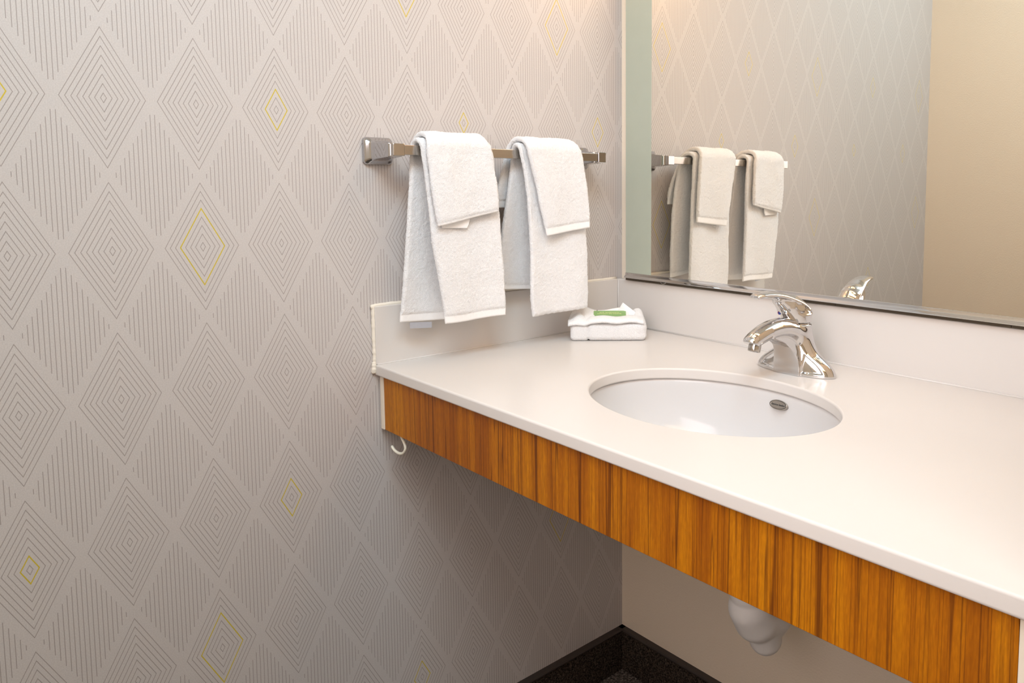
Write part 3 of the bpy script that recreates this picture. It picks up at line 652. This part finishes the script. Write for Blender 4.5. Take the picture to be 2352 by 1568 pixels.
def sheet(name, fn, nu, nv, th, mat, par):
    g = [[fn(i / nu, j / nv) for j in range(nv + 1)] for i in range(nu + 1)]
    V = loc2w(np.array(g).reshape(-1, 3)); F = [(i * (nv + 1) + j, (i + 1) * (nv + 1) + j, (i + 1) * (nv + 1) + j + 1, i * (nv + 1) + j + 1) for i in range(nu) for j in range(nv)]
    o = obj(name, V, F, mat, par, True); s = o.modifiers.new('thick', 'SOLIDIFY'); s.thickness = th; s.offset = 0; return o
# rim of the pouch rolled over the front edge
def rim(u, v):
    x = -0.006 + 0.150 * u; drop = interp([(0, -0.004), (0.22, -0.003), (0.30, 0.0035), (0.5, 0.0035), (0.9, 0.003), (1, 0.001)], u)
    y = -0.0035 + v * 0.036 + 0.002 * math.sin(u * 9); z = 0.0385 + drop * 0.8 + 0.0025 * math.sin(min(v * 1.5, 1) * math.pi / 2) + 0.0012 * math.sin(u * 17) - (0.004 if v < 0.12 else 0) * (1 - v / .12)
    z += 0.012 * max(0, 1 - abs(u - 0.13) / 0.12) * v
    return (x, y, z)
sheet('front_rim', rim, 50, 14, 0.0035, M['terry'], fc)
def leftpeak(u, v):
    x = -0.007 + 0.050 * u; y = 0.012 + 0.066 * v
    z = 0.0385 + 0.019 * v * (1 - 0.55 * abs(u - 0.55) * 2) - 0.010 * u * (1 - v) * 0.3
    return (x + 0.004 * v, y, z)
sheet('left_fold', leftpeak, 20, 16, 0.002, M['terry'], fc)
def peak(u, v):      # the pointed corner at the right
    b0 = np.array([0.088, 0.074, 0.040]); b1 = np.array([0.136, 0.060, 0.042]); ap = np.array([0.103, 0.074, 0.0655])
    p = b0 * (1 - u) + b1 * u; q = p * (1 - v) + ap * v; return (q[0], q[1] - 0.006 * math.sin(u * math.pi) * (1 - v), q[2])
sheet('pointed_corner', peak, 16, 16, 0.0018, M['hem'], fc)
sb = thing('soap_bar', 'small wrapped soap with a green printed label tucked in the folded cloth', 'soap', tuple(loc2w((0.075, 0.055, 0.038))[0]))
def pk(x, y, z):     # packet frame: tilted up toward the back
    tl = R(20); return (0.037 + x, 0.034 + y * math.cos(tl) - z * math.sin(tl), 0.0345 + y * math.sin(tl) + z * math.cos(tl))
def pkbox(name, x0, x1, y0, y1, z0, z1, mat, par, skew=0.0):
    V, F = boxVF(x0, x1, y0, y1, z0, z1); V = loc2w(np.array([pk(*v) for v in V])); return obj(name, V, F, mat, par)
bevel(pkbox('wrapper', -0.014, 0.078, 0.0, 0.040, -0.004, 0.0030, M['paper'], sb), 0.002, 3)
g_ = pkbox('green_label', 0.006, 0.072, 0.002, 0.036, 0.0025, 0.0036, M['green'], sb); g_['label'] = 'green printed label'
def backflap(u, v):
    return (0.030 + 0.078 * u, 0.070 + 0.006 * v, 0.040 + (0.0125 - 0.003 * math.sin(u * 5)) * v)
sheet('wrapper_flap', backflap, 14, 6, 0.0010, M['paper'], sb)
def pkM():
    o0 = loc2w(np.array([pk(0.038, 0.019, 0.0039)]))[0]; ox = loc2w(np.array([pk(1.038, 0.019, 0.0039)]))[0] - o0; oy = loc2w(np.array([pk(0.038, 1.019, 0.0039)]))[0] - o0
    X_, Y_ = Vector(ox), Vector(oy); Z_ = X_.cross(Y_)
    return Matrix(((X_.x, Y_.x, Z_.x, o0[0]), (X_.y, Y_.y, Z_.y, o0[1]), (X_.z, Y_.z, Z_.z, o0[2]), (0, 0, 0, 1)))
PM = pkM()
for s_, yy in (('CLEANSING BAR', 0.0095), ('BARRA DE LIMPIEZA', 0.0045)):
    text_mesh('label_lettering', s_, 0.0052, M['label_text'], PM @ Matrix.Translation((0.0, yy, 0)) @ Matrix.Rotation(math.pi, 4, 'Z'), sb, 0.00005, 1.05)
for a_, b_, c_, d_ in ((-0.001, 0.0005, 0.006, 0.034), (0.002, 0.0045, 0.018, 0.0195), (0.0, 0.0035, 0.010, 0.0115), (0.012, 0.0135, 0.036, 0.0395)):
    pkbox('printed_mark', a_, b_, c_, d_, 0.0029, 0.0034, M['ink'], sb)

# ------------------------------------------------------------ hook under the counter
hk = thing('cup_hook', 'small white plastic hook under the left end of the teak fascia', 'hook', (0.048, -0.567, 0.703))
hp = catmull([(a + 0.005, b, c) for a, b, c in [(0.050, -0.568, 0.7030), (0.051, -0.569, 0.6960), (0.060, -0.570, 0.6905), (0.0665, -0.571, 0.6820), (0.0600, -0.572, 0.6725), (0.0480, -0.573, 0.6690), (0.034, -0.574, 0.6710), (0.0255, -0.575, 0.6770)]], 8)
V, F = tubeVF(hp, [0.0024] * (len(hp) - 3) + [0.0024, 0.0022, 0.0014], 12); obj('hook_wire', V, F, M['hook'], hk, True)

# ------------------------------------------------------------ lamps of the room (outside the frame)
struct(box('lamp_casing_1', 0.46, 1.50, -1.52, -0.68, 2.375, 2.399, M['fitting']))  # unseen housing above the ceiling light
struct(box('lamp_casing_2', 0.22, 1.02, -0.20, -0.002, 2.00, 2.05, M['fitting'], None, 0.004, 2))  # unseen housing above the vanity light
